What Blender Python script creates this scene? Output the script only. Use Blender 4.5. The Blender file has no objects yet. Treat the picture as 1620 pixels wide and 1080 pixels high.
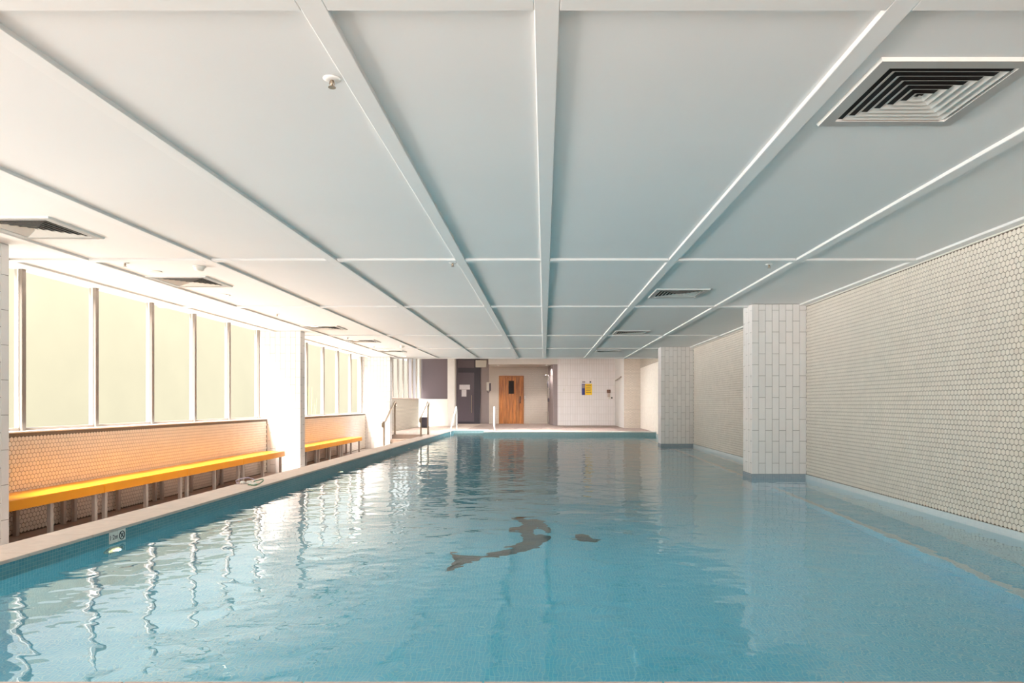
import bpy, math, random
import mathutils
from math import pi, sin, cos, radians
random.seed(4)
sc = bpy.context.scene
col = sc.collection

# ------------------------------------------------------------------ camera
# photo frame 1620x1080, focal length in pixels, vanishing point of the room's long axis
F, VX, VY, EYE = 1090.0, 861.0, 638.5, 1.026      # water surface is z = 0
cam_d = bpy.data.cameras.new('camera'); cam = bpy.data.objects.new('camera', cam_d); col.objects.link(cam)
cam_d.sensor_width = 36.0; cam_d.lens = F / 1620 * 36
cam_d.shift_x = -(VX - 810) / 1620; cam_d.shift_y = (VY - 540) / 1620
cam.location = (0, 0, EYE); cam.rotation_euler = (pi / 2, 0, 0)
cam_d.clip_start = 0.05; cam_d.clip_end = 200
sc.camera = cam

# ------------------------------------------------------------------ world, sun, daylight, exposure
sc.view_settings.view_transform = 'Standard'; sc.view_settings.look = 'None'
sc.view_settings.gamma = 1.0; sc.view_settings.use_curve_mapping = False
sc.view_settings.exposure = 0.08
w = bpy.data.worlds.new('sky'); sc.world = w; w.use_nodes = True
bg = w.node_tree.nodes['Background']; bg.inputs[0].default_value = (1.0, 0.985, 0.94, 1); bg.inputs[1].default_value = 2.3

def light(name, kind, loc, rot, energy, color, **kw):
    d = bpy.data.lights.new(name, kind); d.energy = energy; d.color = color
    for k, v in kw.items(): setattr(d, k, v)
    o = bpy.data.objects.new(name, d); col.objects.link(o); o.location = loc; o.rotation_euler = rot
    return o
SUN = mathutils.Vector((0.34, 0.42, -0.95))          # direction the sunlight travels
light('sun', 'SUN', (-12, 0, 12), SUN.to_track_quat('-Z', 'Y').to_euler(), 46.0, (1.0, 0.955, 0.88), angle=radians(24))
# area lights added outside each window bay, standing in for daylight
for yc, ln, e, g in ((1.4, 8.0, 340, 280), (9.5, 6.6, 330, 280), (16.6, 6.4, 320, 300), (24.2, 4.5, 110, 80)):
    light('daylight_fill_bay', 'AREA', (-8.6, yc, 0.75), (0, radians(-97), 0), e, (1.0, 0.955, 0.92), shape='RECTANGLE', size=2.0, size_y=ln, spread=radians(110))
    # low unseen area lights added to brighten the ceiling
    light('ceiling_fill', 'AREA', (-15.5, yc, -0.9), (0, radians(-104), 0), g, (1.0, 0.955, 0.92), shape='RECTANGLE', size=2.0, size_y=ln * 1.4, spread=radians(70))
light('daylight_fill_end', 'AREA', (-0.5, -6.0, 0.9), (radians(97), 0, 0), 440, (1.0, 0.965, 0.94), shape='RECTANGLE', size=7.0, size_y=1.6, spread=radians(120))  # area light added behind the camera for light on camera-facing surfaces
sc.cycles.max_bounces = 12; sc.cycles.diffuse_bounces = 6; sc.cycles.transmission_bounces = 8
sc.cycles.transparent_max_bounces = 12
sc.cycles.caustics_refractive = True; sc.cycles.caustics_reflective = False
sc.cycles.sample_clamp_indirect = 6.0
sc.cycles.use_denoising = True

# ------------------------------------------------------------------ helpers
def px(x, y, Y):
    """point at depth Y on the ray of a photo pixel"""
    return ((x - VX) / F * Y, Y, EYE - (y - VY) / F * Y)
def px_floor(x, y, depth):
    """photo pixel -> point on a pool bottom 'depth' under the water, by refraction at the flat surface"""
    dx, dy, dz = (x - VX) / F, 1.0, -(y - VY) / F
    t = EYE / -dz; hx, hy = dx * t, dy * t
    h = math.hypot(dx, dy); s = h / math.sqrt(h * h + dz * dz) / 1.33
    run = depth * s / math.sqrt(1 - s * s)
    return hx + dx / h * run, hy + dy / h * run

def tag(o, label=None, cat=None, group=None, kind=None):
    if label: o['label'] = label
    if cat: o['category'] = cat
    if group: o['group'] = group
    if kind: o['kind'] = kind
    return o
def mesh(name, verts, faces, m, smooth=False):
    me = bpy.data.meshes.new(name); me.from_pydata(verts, [], faces); me.update()
    if m is not None: me.materials.append(m)
    if smooth: me.polygons.foreach_set('use_smooth', [True] * len(me.polygons))
    return me
def link(name, me, parent=None, loc=(0, 0, 0), rot=(0, 0, 0)):
    o = bpy.data.objects.new(name, me); col.objects.link(o); o.location = loc; o.rotation_euler = rot
    if parent is not None: o.parent = parent
    return o
def empty(name, loc=(0, 0, 0), rz=0.0): 
    return link(name, None, None, loc, (0, 0, rz))
BOXF = [(0, 3, 2, 1), (4, 5, 6, 7), (0, 1, 5, 4), (1, 2, 6, 5), (2, 3, 7, 6), (3, 0, 4, 7)]
def boxv(a, b):
    (x0, y0, z0), (x1, y1, z1) = a, b
    return [(x0, y0, z0), (x1, y0, z0), (x1, y1, z0), (x0, y1, z0), (x0, y0, z1), (x1, y0, z1), (x1, y1, z1), (x0, y1, z1)]
class MB:
    def __init__(s): s.v = []; s.f = []
    def add(s, v, f):
        n = len(s.v); s.v += [tuple(p) for p in v]; s.f += [tuple(i + n for i in q) for q in f]; return s
    def box(s, x0, x1, y0, y1, z0, z1): return s.add(boxv((x0, y0, z0), (x1, y1, z1)), BOXF)
    def bev(s, x0, x1, y0, y1, z0, z1, b):
        """box with chamfered edges"""
        c = ((x0 + x1) / 2, (y0 + y1) / 2, (z0 + z1) / 2); h = ((x1 - x0) / 2, (y1 - y0) / 2, (z1 - z0) / 2)
        v = []; idx = {}
        for sx in (-1, 1):
            for sy in (-1, 1):
                for sz in (-1, 1):
                    for ax in range(3):
                        p = [sx * h[0], sy * h[1], sz * h[2]]
                        for k in range(3):
                            if k != ax: p[k] -= (sx, sy, sz)[k] * b
                        idx[(sx, sy, sz, ax)] = len(v); v.append((c[0] + p[0], c[1] + p[1], c[2] + p[2]))
        f = []
        def q(keys):
            ids = [idx[k] for k in keys]
            n = (mathutils.Vector(v[ids[1]]) - mathutils.Vector(v[ids[0]])).cross(mathutils.Vector(v[ids[2]]) - mathutils.Vector(v[ids[0]]))
            m = sum((mathutils.Vector(v[i]) for i in ids), mathutils.Vector()) / len(ids) - mathutils.Vector(c)
            f.append(ids if n.dot(m) > 0 else ids[::-1])
        for ax in range(3):
            a, b2 = [k for k in range(3) if k != ax]
            for s0 in (-1, 1):
                ring = []
                for sa, sb in ((-1, -1), (1, -1), (1, 1), (-1, 1)):
                    k = [0, 0, 0]; k[ax] = s0; k[a] = sa; k[b2] = sb; ring.append((*k, ax))
                q(ring)
            for sa in (-1, 1):
                for sb in (-1, 1):
                    k0 = [0, 0, 0]; k0[a] = sa; k0[b2] = sb; k1 = list(k0); k0[ax] = -1; k1[ax] = 1
                    q([(*k0, a), (*k1, a), (*k1, b2), (*k0, b2)])
        for sx in (-1, 1):
            for sy in (-1, 1):
                for sz in (-1, 1): q([(sx, sy, sz, 0), (sx, sy, sz, 1), (sx, sy, sz, 2)])
        return s.add(v, f)
    def tube(s, pts, r, n=10, cap=True):
        P = [mathutils.Vector(p) for p in pts]; base = len(s.v)
        up = mathutils.Vector((0.123, 0.981, 0.15)).normalized()
        for i, p in enumerate(P):
            d = (P[min(i + 1, len(P) - 1)] - P[max(i - 1, 0)]).normalized()
            a = d.cross(up)
            if a.length < 1e-3: a = d.cross(mathutils.Vector((1, 0, 0)))
            a.normalize(); b = d.cross(a).normalized(); 
            rr = r[i] if isinstance(r, (list, tuple)) else r
            for k in range(n):
                t = 2 * pi * k / n; s.v.append(tuple(p + a * (cos(t) * rr) + b * (sin(t) * rr)))
        for i in range(len(P) - 1):
            for k in range(n):
                s.f.append((base + i * n + k, base + i * n + (k + 1) % n, base + (i + 1) * n + (k + 1) % n, base + (i + 1) * n + k))
        if cap:
            s.f.append(tuple(base + k for k in range(n))[::-1]); s.f.append(tuple(base + (len(P) - 1) * n + k for k in range(n)))
        return s
    def lathe(s, prof, c=(0, 0, 0), axis='z', n=20):
        """profile [(r, h)] turned about an axis through c"""
        base = len(s.v)
        for r, h in prof:
            for k in range(n):
                t = 2 * pi * k / n; a, b = r * cos(t), r * sin(t)
                p = {'z': (a, b, h), 'x': (h, a, b), 'y': (b, h, a)}[axis]
                s.v.append((c[0] + p[0], c[1] + p[1], c[2] + p[2]))
        for i in range(len(prof) - 1):
            for k in range(n): s.f.append((base + i * n + k, base + i * n + (k + 1) % n, base + (i + 1) * n + (k + 1) % n, base + (i + 1) * n + k))
        s.f.append(tuple(base + k for k in range(n))[::-1]); s.f.append(tuple(base + (len(prof) - 1) * n + k for k in range(n)))
        return s
    def data(s, name, m, smooth=False): return mesh(name, s.v, s.f, m, smooth)
    def build(s, name, m, parent=None, loc=(0, 0, 0), smooth=False, rot=(0, 0, 0)):
        me = s.data(name, m, smooth)
        if smooth:
            try: me.set_sharp_from_angle(angle=radians(40))
            except Exception: pass
        return link(name, me, parent, loc, rot)
def box(name, x0, x1, y0, y1, z0, z1, m, parent=None):
    return MB().box(x0, x1, y0, y1, z0, z1).build(name, m, parent)
def bev(name, x0, x1, y0, y1, z0, z1, b, m, parent=None):
    return MB().bev(x0, x1, y0, y1, z0, z1, b).build(name, m, parent)

# ------------------------------------------------------------------ materials
def lin(r, g, b): return tuple(((c / 255) / 12.92 if c / 255 < 0.04045 else ((c / 255 + 0.055) / 1.055) ** 2.4) for c in (r, g, b)) + (1,)
class NT:
    def __init__(s, name):
        s.m = bpy.data.materials.new(name); s.m.use_nodes = True; s.t = s.m.node_tree; s.t.nodes.clear()
        s.out = s.n('ShaderNodeOutputMaterial')
    def n(s, k, **kw):
        nd = s.t.nodes.new(k)
        for a, v in kw.items(): setattr(nd, a, v)
        return nd
    def l(s, a, b): s.t.links.new(a, b)
def mat(name, c, rough=0.5, metal=0.0, vary=0.06, scale=6.0, bump=0.0, bscale=40.0, spec=0.5, perobj=0.0, stretch=(1, 1, 1)):
    """one plain surface: base colour with procedural mottling, optional fine relief"""
    s = NT(name); p = s.n('ShaderNodeBsdfPrincipled'); s.l(p.outputs[0], s.out.inputs[0])
    p.inputs['Roughness'].default_value = rough; p.inputs['Metallic'].default_value = metal
    p.inputs['Specular IOR Level'].default_value = spec
    tc = s.n('ShaderNodeTexCoord'); mp = s.n('ShaderNodeMapping'); mp.inputs['Scale'].default_value = stretch
    geo = s.n('ShaderNodeNewGeometry'); s.l(geo.outputs['Position'], mp.inputs[0])
    nz = s.n('ShaderNodeTexNoise'); nz.inputs['Scale'].default_value = scale; nz.inputs['Detail'].default_value = 4
    s.l(mp.outputs[0], nz.inputs['Vector'])
    hs = s.n('ShaderNodeHueSaturation'); hs.inputs['Color'].default_value = c
    mr = s.n('ShaderNodeMapRange'); mr.inputs[1].default_value = 0.3; mr.inputs[2].default_value = 0.7
    mr.inputs[3].default_value = 1 - vary; mr.inputs[4].default_value = 1 + vary
    s.l(nz.outputs['Fac'], mr.inputs[0])
    val = mr.outputs[0]
    if perobj:
        oi = s.n('ShaderNodeObjectInfo'); m2 = s.n('ShaderNodeMapRange'); m2.inputs[3].default_value = 1 - perobj; m2.inputs[4].default_value = 1 + perobj
        s.l(oi.outputs['Random'], m2.inputs[0]); mu = s.n('ShaderNodeMath', operation='MULTIPLY'); s.l(val, mu.inputs[0]); s.l(m2.outputs[0], mu.inputs[1]); val = mu.outputs[0]
    s.l(val, hs.inputs['Value']); s.l(hs.outputs[0], p.inputs['Base Color'])
    if bump:
        n2 = s.n('ShaderNodeTexNoise'); n2.inputs['Scale'].default_value = bscale; n2.inputs['Detail'].default_value = 3
        s.l(mp.outputs[0], n2.inputs['Vector'])
        b = s.n('ShaderNodeBump'); b.inputs['Strength'].default_value = 1.0; b.inputs['Distance'].default_value = bump
        s.l(n2.outputs['Fac'], b.inputs['Height']); s.l(b.outputs[0], p.inputs['Normal'])
    return s.m
def mosaic(name, c1, c2, grout, size, plane, rough=0.25, width=None, mortar=0.06, offset=0.0, spec=0.5):
    """small tiles laid in a grid on a plane ('xy', 'yz', 'xz')"""
    s = NT(name); p = s.n('ShaderNodeBsdfPrincipled'); s.l(p.outputs[0], s.out.inputs[0])
    p.inputs['Roughness'].default_value = rough; p.inputs['Specular IOR Level'].default_value = spec
    geo = s.n('ShaderNodeNewGeometry'); sp = s.n('ShaderNodeSeparateXYZ'); cb = s.n('ShaderNodeCombineXYZ')
    s.l(geo.outputs['Position'], sp.inputs[0])
    s.l(sp.outputs['xyz'.index(plane[0])], cb.inputs[0]); s.l(sp.outputs['xyz'.index(plane[1])], cb.inputs[1])
    br = s.n('ShaderNodeTexBrick'); br.offset = offset; br.offset_frequency = 2; br.squash = 1.0
    s.l(cb.outputs[0], br.inputs['Vector'])
    br.inputs['Color1'].default_value = c1; br.inputs['Color2'].default_value = c2; br.inputs['Mortar'].default_value = grout
    br.inputs['Scale'].default_value = 1.0; br.inputs['Brick Width'].default_value = width or size; br.inputs['Row Height'].default_value = size
    br.inputs['Mortar Size'].default_value = size * mortar; br.inputs['Mortar Smooth'].default_value = 0.2
    s.l(br.outputs['Color'], p.inputs['Base Color'])
    return s.m
def emit(name, c, strength):
    s = NT(name); e = s.n('ShaderNodeEmission'); e.inputs[0].default_value = c; e.inputs[1].default_value = strength
    s.l(e.outputs[0], s.out.inputs[0]); return s.m

M = {}
M['paint'] = mat('ceiling_paint', lin(229, 227, 225), 0.55, vary=0.012, scale=1.2)
M['batten'] = mat('batten_paint', lin(231, 229, 227), 0.5, vary=0.01)
M['plaster'] = mat('plaster', lin(225, 220, 214), 0.6, vary=0.02)
M['hex'] = mat('hex_tile_glaze', lin(228, 219, 207), 0.28, vary=0.05, scale=9, perobj=0.03)
M['grout'] = mat('grey_grout', lin(112, 101, 90), 0.85, vary=0.06, scale=20)
M['coltile'] = mat('white_wall_tile', lin(240, 235, 232), 0.22, vary=0.02, scale=4, perobj=0.025)
M['colgrout'] = mat('column_grout', lin(128, 118, 112), 0.85)
M['coping'] = mat('coping_stone', lin(204, 186, 174), 0.6, vary=0.06, scale=14, perobj=0.03, bump=0.0006, bscale=120)
M['walk'] = mat('walkway_tile', lin(170, 156, 148), 0.55, vary=0.06, scale=10)
M['deck'] = mat('deck_tile', lin(150, 132, 122), 0.5, vary=0.08, scale=10, perobj=0.04)
M['orange'] = mat('orange_laminate', lin(248, 162, 30), 0.28, vary=0.015)
M['steel'] = mat('brushed_steel', lin(166, 150, 132), 0.35, metal=0.6, vary=0.04, scale=60)
M['leg'] = mat('grey_powder_coat', lin(176, 166, 158), 0.45, vary=0.03)
M['alu'] = mat('window_aluminium', lin(150, 138, 130), 0.4, metal=0.3, vary=0.02)
M['white'] = mat('white_enamel', lin(236, 234, 230), 0.35, vary=0.01)
M['ventw'] = mat('vent_enamel', lin(205, 202, 196), 0.45, vary=0.015)
M['offwhite'] = mat('white_plastic', lin(226, 221, 212), 0.4, vary=0.015)
M['dark'] = mat('dark_void', lin(28, 24, 24), 0.8, vary=0.05)
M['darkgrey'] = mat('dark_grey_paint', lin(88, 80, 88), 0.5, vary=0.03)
M['frame_dark'] = mat('dark_door_frame', lin(62, 57, 66), 0.45, vary=0.03)
M['greywall'] = mat('grey_wall_paint', lin(150, 138, 138), 0.6, vary=0.02)
M['pale'] = mat('pale_panel', lin(232, 234, 226), 0.4, vary=0.01)
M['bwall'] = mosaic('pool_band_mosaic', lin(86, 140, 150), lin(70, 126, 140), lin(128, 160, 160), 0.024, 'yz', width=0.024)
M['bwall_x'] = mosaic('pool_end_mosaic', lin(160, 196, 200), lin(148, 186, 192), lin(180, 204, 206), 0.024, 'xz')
M['bfloor'] = mosaic('pool_floor_mosaic', lin(118, 212, 234), lin(100, 200, 228), lin(164, 226, 238), 0.025, 'xy', mortar=0.09)
M['bpale'] = mosaic('pale_blue_mosaic', lin(220, 228, 230), lin(212, 222, 226), lin(224, 230, 231), 0.024, 'yz')
M['bgrey'] = mosaic('column_foot_mosaic', lin(158, 168, 176), lin(146, 158, 168), lin(172, 180, 184), 0.024, 'xz')  # darker than the wall band: shade on the feet put into the colour
M['fartile'] = mosaic('far_wall_tile', lin(240, 234, 232), lin(237, 230, 227), lin(208, 200, 196), 0.3, 'xz', width=0.1, mortar=0.014, rough=0.3)
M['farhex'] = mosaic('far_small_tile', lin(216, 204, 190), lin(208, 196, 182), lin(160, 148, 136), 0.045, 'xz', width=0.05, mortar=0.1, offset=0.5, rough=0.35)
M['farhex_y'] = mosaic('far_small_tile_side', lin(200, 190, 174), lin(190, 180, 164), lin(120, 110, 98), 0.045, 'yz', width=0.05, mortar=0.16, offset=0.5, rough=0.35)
M['figure'] = mosaic('dark_mosaic_stone', lin(72, 70, 64), lin(92, 86, 76), lin(110, 120, 118), 0.022, 'xy', mortar=0.05)
M['yellow'] = mat('yellow_print', lin(244, 200, 24), 0.5, vary=0.03)
M['blue'] = mat('blue_print', lin(38, 46, 120), 0.5)
M['paper'] = mat('white_paper', lin(228, 224, 228), 0.7)
M['ink'] = mat('black_ink', lin(40, 38, 40), 0.6)
M['brown'] = mat('brown_plastic', lin(120, 84, 66), 0.5)
M['lens_on'] = emit('downlight_glow', (1.0, 0.93, 0.82, 1), 9.0)
M['panel_on'] = emit('fill_panel_glow', (1.0, 0.99, 0.985, 1), 78.0)
M['pool_lens'] = emit('pool_lamp_glow', (1.0, 0.82, 0.42, 1), 1.5)
M['green'] = mat('green_rubber', lin(70, 120, 84), 0.5)
M['lilac'] = mat('lilac_strap', lin(186, 172, 190), 0.5)
M['clear'] = mat('clear_plastic', lin(222, 222, 216), 0.15, vary=0.02)
M['garden'] = mat('sky_screen_render', lin(176, 172, 150), 0.8, vary=0.06, scale=0.5)
M['gground'] = mat('garden_soil', lin(92, 90, 78), 0.9, vary=0.2, scale=3)
M['leafm'] = mat('garden_leaf', lin(150, 176, 84), 0.6, vary=0.2)

def wood():
    s = NT('cedar_boards'); p = s.n('ShaderNodeBsdfPrincipled'); s.l(p.outputs[0], s.out.inputs[0]); p.inputs['Roughness'].default_value = 0.45
    g = s.n('ShaderNodeNewGeometry'); mp = s.n('ShaderNodeMapping'); mp.inputs['Scale'].default_value = (9, 9, 0.7); s.l(g.outputs['Position'], mp.inputs[0])
    nz = s.n('ShaderNodeTexNoise'); nz.inputs['Scale'].default_value = 3; nz.inputs['Detail'].default_value = 6; s.l(mp.outputs[0], nz.inputs['Vector'])
    cr = s.n('ShaderNodeValToRGB'); cr.color_ramp.elements[0].position = 0.3; cr.color_ramp.elements[1].position = 0.72
    cr.color_ramp.elements[0].color = lin(132, 72, 24); cr.color_ramp.elements[1].color = lin(205, 134, 66)
    s.l(nz.outputs['Fac'], cr.inputs[0])
    oi = s.n('ShaderNodeObjectInfo'); mr = s.n('ShaderNodeMapRange'); mr.inputs[3].default_value = 0.78; mr.inputs[4].default_value = 1.2; s.l(oi.outputs['Random'], mr.inputs[0])
    hs = s.n('ShaderNodeHueSaturation'); s.l(cr.outputs[0], hs.inputs['Color']); s.l(mr.outputs[0], hs.inputs['Value']); s.l(hs.outputs[0], p.inputs['Base Color'])
    return s.m
M['wood'] = wood()

def frosted(name, c, strength, through):
    """frosted glazing: glows with the daylight scattered in it and lets part of the light straight through (both faces of a pane)"""
    s = NT(name); e = s.n('ShaderNodeEmission'); e.inputs[0].default_value = c; e.inputs[1].default_value = strength
    tr = s.n('ShaderNodeBsdfTransparent'); mx = s.n('ShaderNodeMixShader'); mx.inputs[0].default_value = through
    s.l(e.outputs[0], mx.inputs[1]); s.l(tr.outputs[0], mx.inputs[2]); s.l(mx.outputs[0], s.out.inputs[0]); return s.m
M['frost'] = frosted('frosted_glass', (1.0, 0.94, 0.72, 1), 1.0, 0.78)
M['frost_far'] = frosted('frosted_glass_far', (1.0, 0.97, 0.92, 1), 0.9, 0.72)
def dark_glass(name, c, rough):
    s = NT(name); p = s.n('ShaderNodeBsdfPrincipled'); p.inputs['Base Color'].default_value = c; p.inputs['Roughness'].default_value = rough
    s.l(p.outputs[0], s.out.inputs[0]); return s.m
M['darkglass'] = dark_glass('tinted_glass', lin(112, 102, 108), 0.12)
M['doorglass'] = dark_glass('dark_door_glass', lin(108, 100, 108), 0.12)

def water():
    s = NT('pool_water'); geo = s.n('ShaderNodeNewGeometry')
    def noise(scale, detail, stretch, rot=0.0, dist=0.0):
        mp = s.n('ShaderNodeMapping'); mp.inputs['Scale'].default_value = stretch; mp.inputs['Rotation'].default_value = (0, 0, rot); s.l(geo.outputs['Position'], mp.inputs[0])
        nz = s.n('ShaderNodeTexNoise'); nz.inputs['Scale'].default_value = scale; nz.inputs['Detail'].default_value = detail
        nz.inputs['Roughness'].default_value = 0.45; nz.inputs['Distortion'].default_value = dist
        s.l(mp.outputs[0], nz.inputs['Vector']); return nz.outputs['Fac']
    def mul(a, k):
        m = s.n('ShaderNodeMath', operation='MULTIPLY'); s.l(a, m.inputs[0]); m.inputs[1].default_value = k; return m.outputs[0]
    def add(a, b):
        m = s.n('ShaderNodeMath', operation='ADD'); s.l(a, m.inputs[0]); s.l(b, m.inputs[1]); return m.outputs[0]
    h = add(mul(noise(2.6, 1.5, (1, 1, 1), 0.3, 0.6), 0.0095), add(mul(noise(0.8, 0.5, (1, 1.4, 1), -0.4, 0.4), 0.010), mul(noise(7.0, 1.0, (1, 1.3, 1), 0.7), 0.0030)))
    b = s.n('ShaderNodeBump'); b.inputs['Strength'].default_value = 1.0; b.inputs['Distance'].default_value = 1.0
    s.l(h, b.inputs['Height'])
    rf = s.n('ShaderNodeBsdfRefraction'); rf.inputs['IOR'].default_value = 1.33; rf.inputs['Roughness'].default_value = 0.0; rf.inputs['Color'].default_value = (0.80, 0.97, 1.0, 1)
    gl = s.n('ShaderNodeBsdfGlossy'); gl.inputs['Roughness'].default_value = 0.0; gl.inputs['Color'].default_value = (1, 1, 1, 1)
    fr = s.n('ShaderNodeFresnel'); fr.inputs['IOR'].default_value = 1.43
    for nd in (rf, gl, fr): s.l(b.outputs[0], nd.inputs['Normal'])
    mx = s.n('ShaderNodeMixShader'); s.l(fr.outputs[0], mx.inputs[0]); s.l(rf.outputs[0], mx.inputs[1]); s.l(gl.outputs[0], mx.inputs[2])
    s.l(mx.outputs[0], s.out.inputs[0]); return s.m
M['water'] = water()

# ------------------------------------------------------------------ key dimensions (metres)
ZC = EYE + 1.35           # underside of the ceiling battens
ZP = ZC + 0.02            # underside of the ceiling panels
XR = 3.6                  # right wall
XPL = -3.15               # pool's left edge
XCO = -3.50               # outer edge of the coping
XLW = -5.22               # face of the low tiled wall under the windows
XG = -5.36                # window glass
ZD = 0.115                # coping and far deck level
ZW = -0.27                # sunken walkway
YN, YF, YK = 2.255, 24.0, 22.1
ZB = -1.2                 # pool bottom
YE = 20.58                # end of the low ceiling

def struct(o, label, cat): return tag(o, label, cat, kind='structure')

# ------------------------------------------------------------------ pool basin
basin = struct(empty('pool_basin', (0, 0, 0)), 'blue mosaic tiled pool basin below the water', 'pool')
box('pool_floor', XPL - 0.1, XR + 0.1, YN - 0.1, YF + 0.1, ZB - 0.1, ZB, M['bfloor'], basin)
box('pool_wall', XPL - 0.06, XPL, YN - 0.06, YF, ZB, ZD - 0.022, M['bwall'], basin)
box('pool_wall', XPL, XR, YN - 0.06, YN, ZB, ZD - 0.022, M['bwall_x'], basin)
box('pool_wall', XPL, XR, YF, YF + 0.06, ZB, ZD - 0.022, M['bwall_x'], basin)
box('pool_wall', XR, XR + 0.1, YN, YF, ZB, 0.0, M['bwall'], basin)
box('underwater_ledge', 3.12, XR, YN, YK, ZB, -0.9, M['bfloor'], basin)
box('ledge_nosing', 3.10, 3.17, YN, YK, -0.905, -0.893, M['bpale'], basin)
box('entry_kerb', -1.95, XR, YK, YF + 0.05, ZB, 0.095, M['bwall_x'], basin)
for k in range(3):
    box('entry_step', XPL, -1.95, YF - 0.35 * (k + 1), YF - 0.35 * k, ZB, -0.12 - 0.28 * k, M['bwall_x'], basin)
wat = MB().add([(XPL, YN, 0), (XR, YN, 0), (XR, YF, 0), (XPL, YF, 0)], [(0, 1, 2, 3)]).build('pool_water', M['water'])
tag(wat, 'clear turquoise pool water with gentle ripples and window reflections', 'water', kind='stuff')

# dark figure laid into the pool bottom
def floor_outline(pts):
    return [px_floor(660 + a / 4.765, 780 + b / 4.765, -ZB - 0.004) for a, b in pts]
def inlay(name, pts, label, cat):
    P = floor_outline(pts); z0, z1 = ZB, ZB + 0.004
    n = len(P); v = [(x, y, z0) for x, y in P] + [(x, y, z1) for x, y in P]
    f = [tuple(range(n, 2 * n))] + [(i, (i + 1) % n, n + (i + 1) % n, n + i) for i in range(n)]
    o = MB().add(v, f).build(name, M['figure']); return tag(o, label, cat)
inlay('floor_mosaic', [(245, 440), (300, 452), (370, 462), (440, 468), (500, 462), (590, 438), (650, 425), (745, 398), (790, 362), (800, 330), (780, 300), (740, 288), (690, 290),
    (690, 262), (760, 245), (800, 230), (770, 205), (725, 188), (770, 178), (830, 198), (900, 198), (960, 212), (985, 240), (1020, 285), (990, 300), (950, 270), (905, 262),
    (868, 290), (880, 312), (940, 308), (1010, 325), (1000, 350), (950, 385), (880, 410), (800, 432), (720, 455), (640, 472), (560, 478), (500, 485), (440, 515), (380, 532), (320, 556), (260, 576), (208, 592),
    (240, 556), (285, 512), (255, 470)], 'dark grey mosaic figure with forked fish tail on the pool bottom', 'mosaic')
inlay('floor_mosaic', [(1165, 345), (1190, 318), (1250, 312), (1300, 330), (1375, 352), (1340, 368), (1270, 358), (1210, 356)],
      'small dark mosaic patch on pool bottom beside the fish-tailed figure', 'mosaic')

# pool lamps in the left pool wall
lamp_me = MB().lathe([(0.085, 0.0), (0.085, 0.006), (0.06, 0.014), (0.0001, 0.018)], axis='x', n=20).data('lamp_lens', M['pool_lens'], True)
ring_me = MB().lathe([(0.086, 0.0), (0.105, 0.0), (0.105, 0.012), (0.086, 0.012)], axis='x', n=24).data('lamp_ring', M['steel'], True)
for i, (y, t) in enumerate(((5.03, 'below the depth marker tiles'), (10.6, 'second from the camera along the pool wall'), (16.0, 'third from the camera along the pool wall'), (21.6, 'farthest along the pool wall, near the steps'))):
    r = tag(empty('pool_lamp', (XPL, y, -0.20)), 'round warm underwater lamp ' + t, 'pool lamp', 'underwater lamps')
    link('lamp_lens', lamp_me, r); link('lamp_ring', ring_me, r)
    o = light('lamp', 'SPOT', (0.03, 0, 0), (0, radians(-86), 0), 60.0, (1.0, 0.9, 0.7), spot_size=radians(165), spot_blend=0.8, shadow_soft_size=0.03); o.parent = r

lamp_y = MB().lathe([(0.085, 0.0), (0.085, 0.006), (0.06, 0.014), (0.0001, 0.018)], axis='y', n=20).data('lamp_lens', M['pool_lens'], True)  # unseen lamps added in the near end wall to brighten the water
ring_y = MB().lathe([(0.086, 0.0), (0.105, 0.0), (0.105, 0.012), (0.086, 0.012)], axis='y', n=24).data('lamp_ring', M['steel'], True)
for x, t in ((-1.6, 'left one'), (0.7, 'middle one'), (1.9, 'right one')):
    r = tag(empty('pool_lamp', (x, YN, -0.6)), 'added unseen underwater lamp in the near end wall of the pool, ' + t, 'pool lamp', 'underwater lamps')
    link('lamp_lens', lamp_y, r); link('lamp_ring', ring_y, r)
    o = light('lamp', 'SPOT', (0, 0.03, 0), (radians(92), 0, 0), 380.0, (0.84, 0.98, 1.0), spot_size=radians(165), spot_blend=0.8, shadow_soft_size=0.07); o.parent = r

# ------------------------------------------------------------------ coping and floors
def pavers(parent, x0, x1, y0, y1, z, m, along='y', step=0.59, y_first=None, th=0.022):
    y = y0 if along == 'y' else x0; end = y1 if along == 'y' else x1
    while y < end - 0.02:
        e = min(y + step, end)
        a = (x0, x1, y + 0.002, e - 0.002) if along == 'y' else (y + 0.002, e - 0.002, y0, y1)
        bev('paver', a[0], a[1], a[2], a[3], z - th, z, 0.0025, m, parent); y = e
cop = struct(box('coping_edge', XCO + 0.01, XPL - 0.005, YN - 0.3, YF, ZW, ZD - 0.022, M['colgrout']), 'pinkish stone coping along the left edge of the pool', 'coping')
pavers(cop, XCO, XPL + 0.008, 2.44, YF + 0.3, ZD, M['coping'])
near = struct(box('floor_near', -5.6, XR, -3.0, YN - 0.06, -0.4, ZD - 0.022, M['colgrout']), 'stone deck at the near end of the pool', 'floor')
pavers(near, XPL, XR, YN - 0.36, YN + 0.008, ZD, M['coping'], along='x')
box('deck_slab', -5.6, XR, -3.0, YN - 0.362, ZD - 0.022, ZD, M['coping'], near)
struct(box('floor_walkway', XG - 0.1, XCO + 0.01, YN - 0.05, 20.5, ZW - 0.15, ZW, M['walk']), 'sunken walkway floor between the benches and the coping', 'floor')
far = struct(box('floor_far', XG - 0.2, 5.0, YF + 0.05, 33.5, -0.4, ZD - 0.012, M['colgrout']), 'brown tiled deck at the far end of the pool', 'floor')
tm = {}
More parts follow.
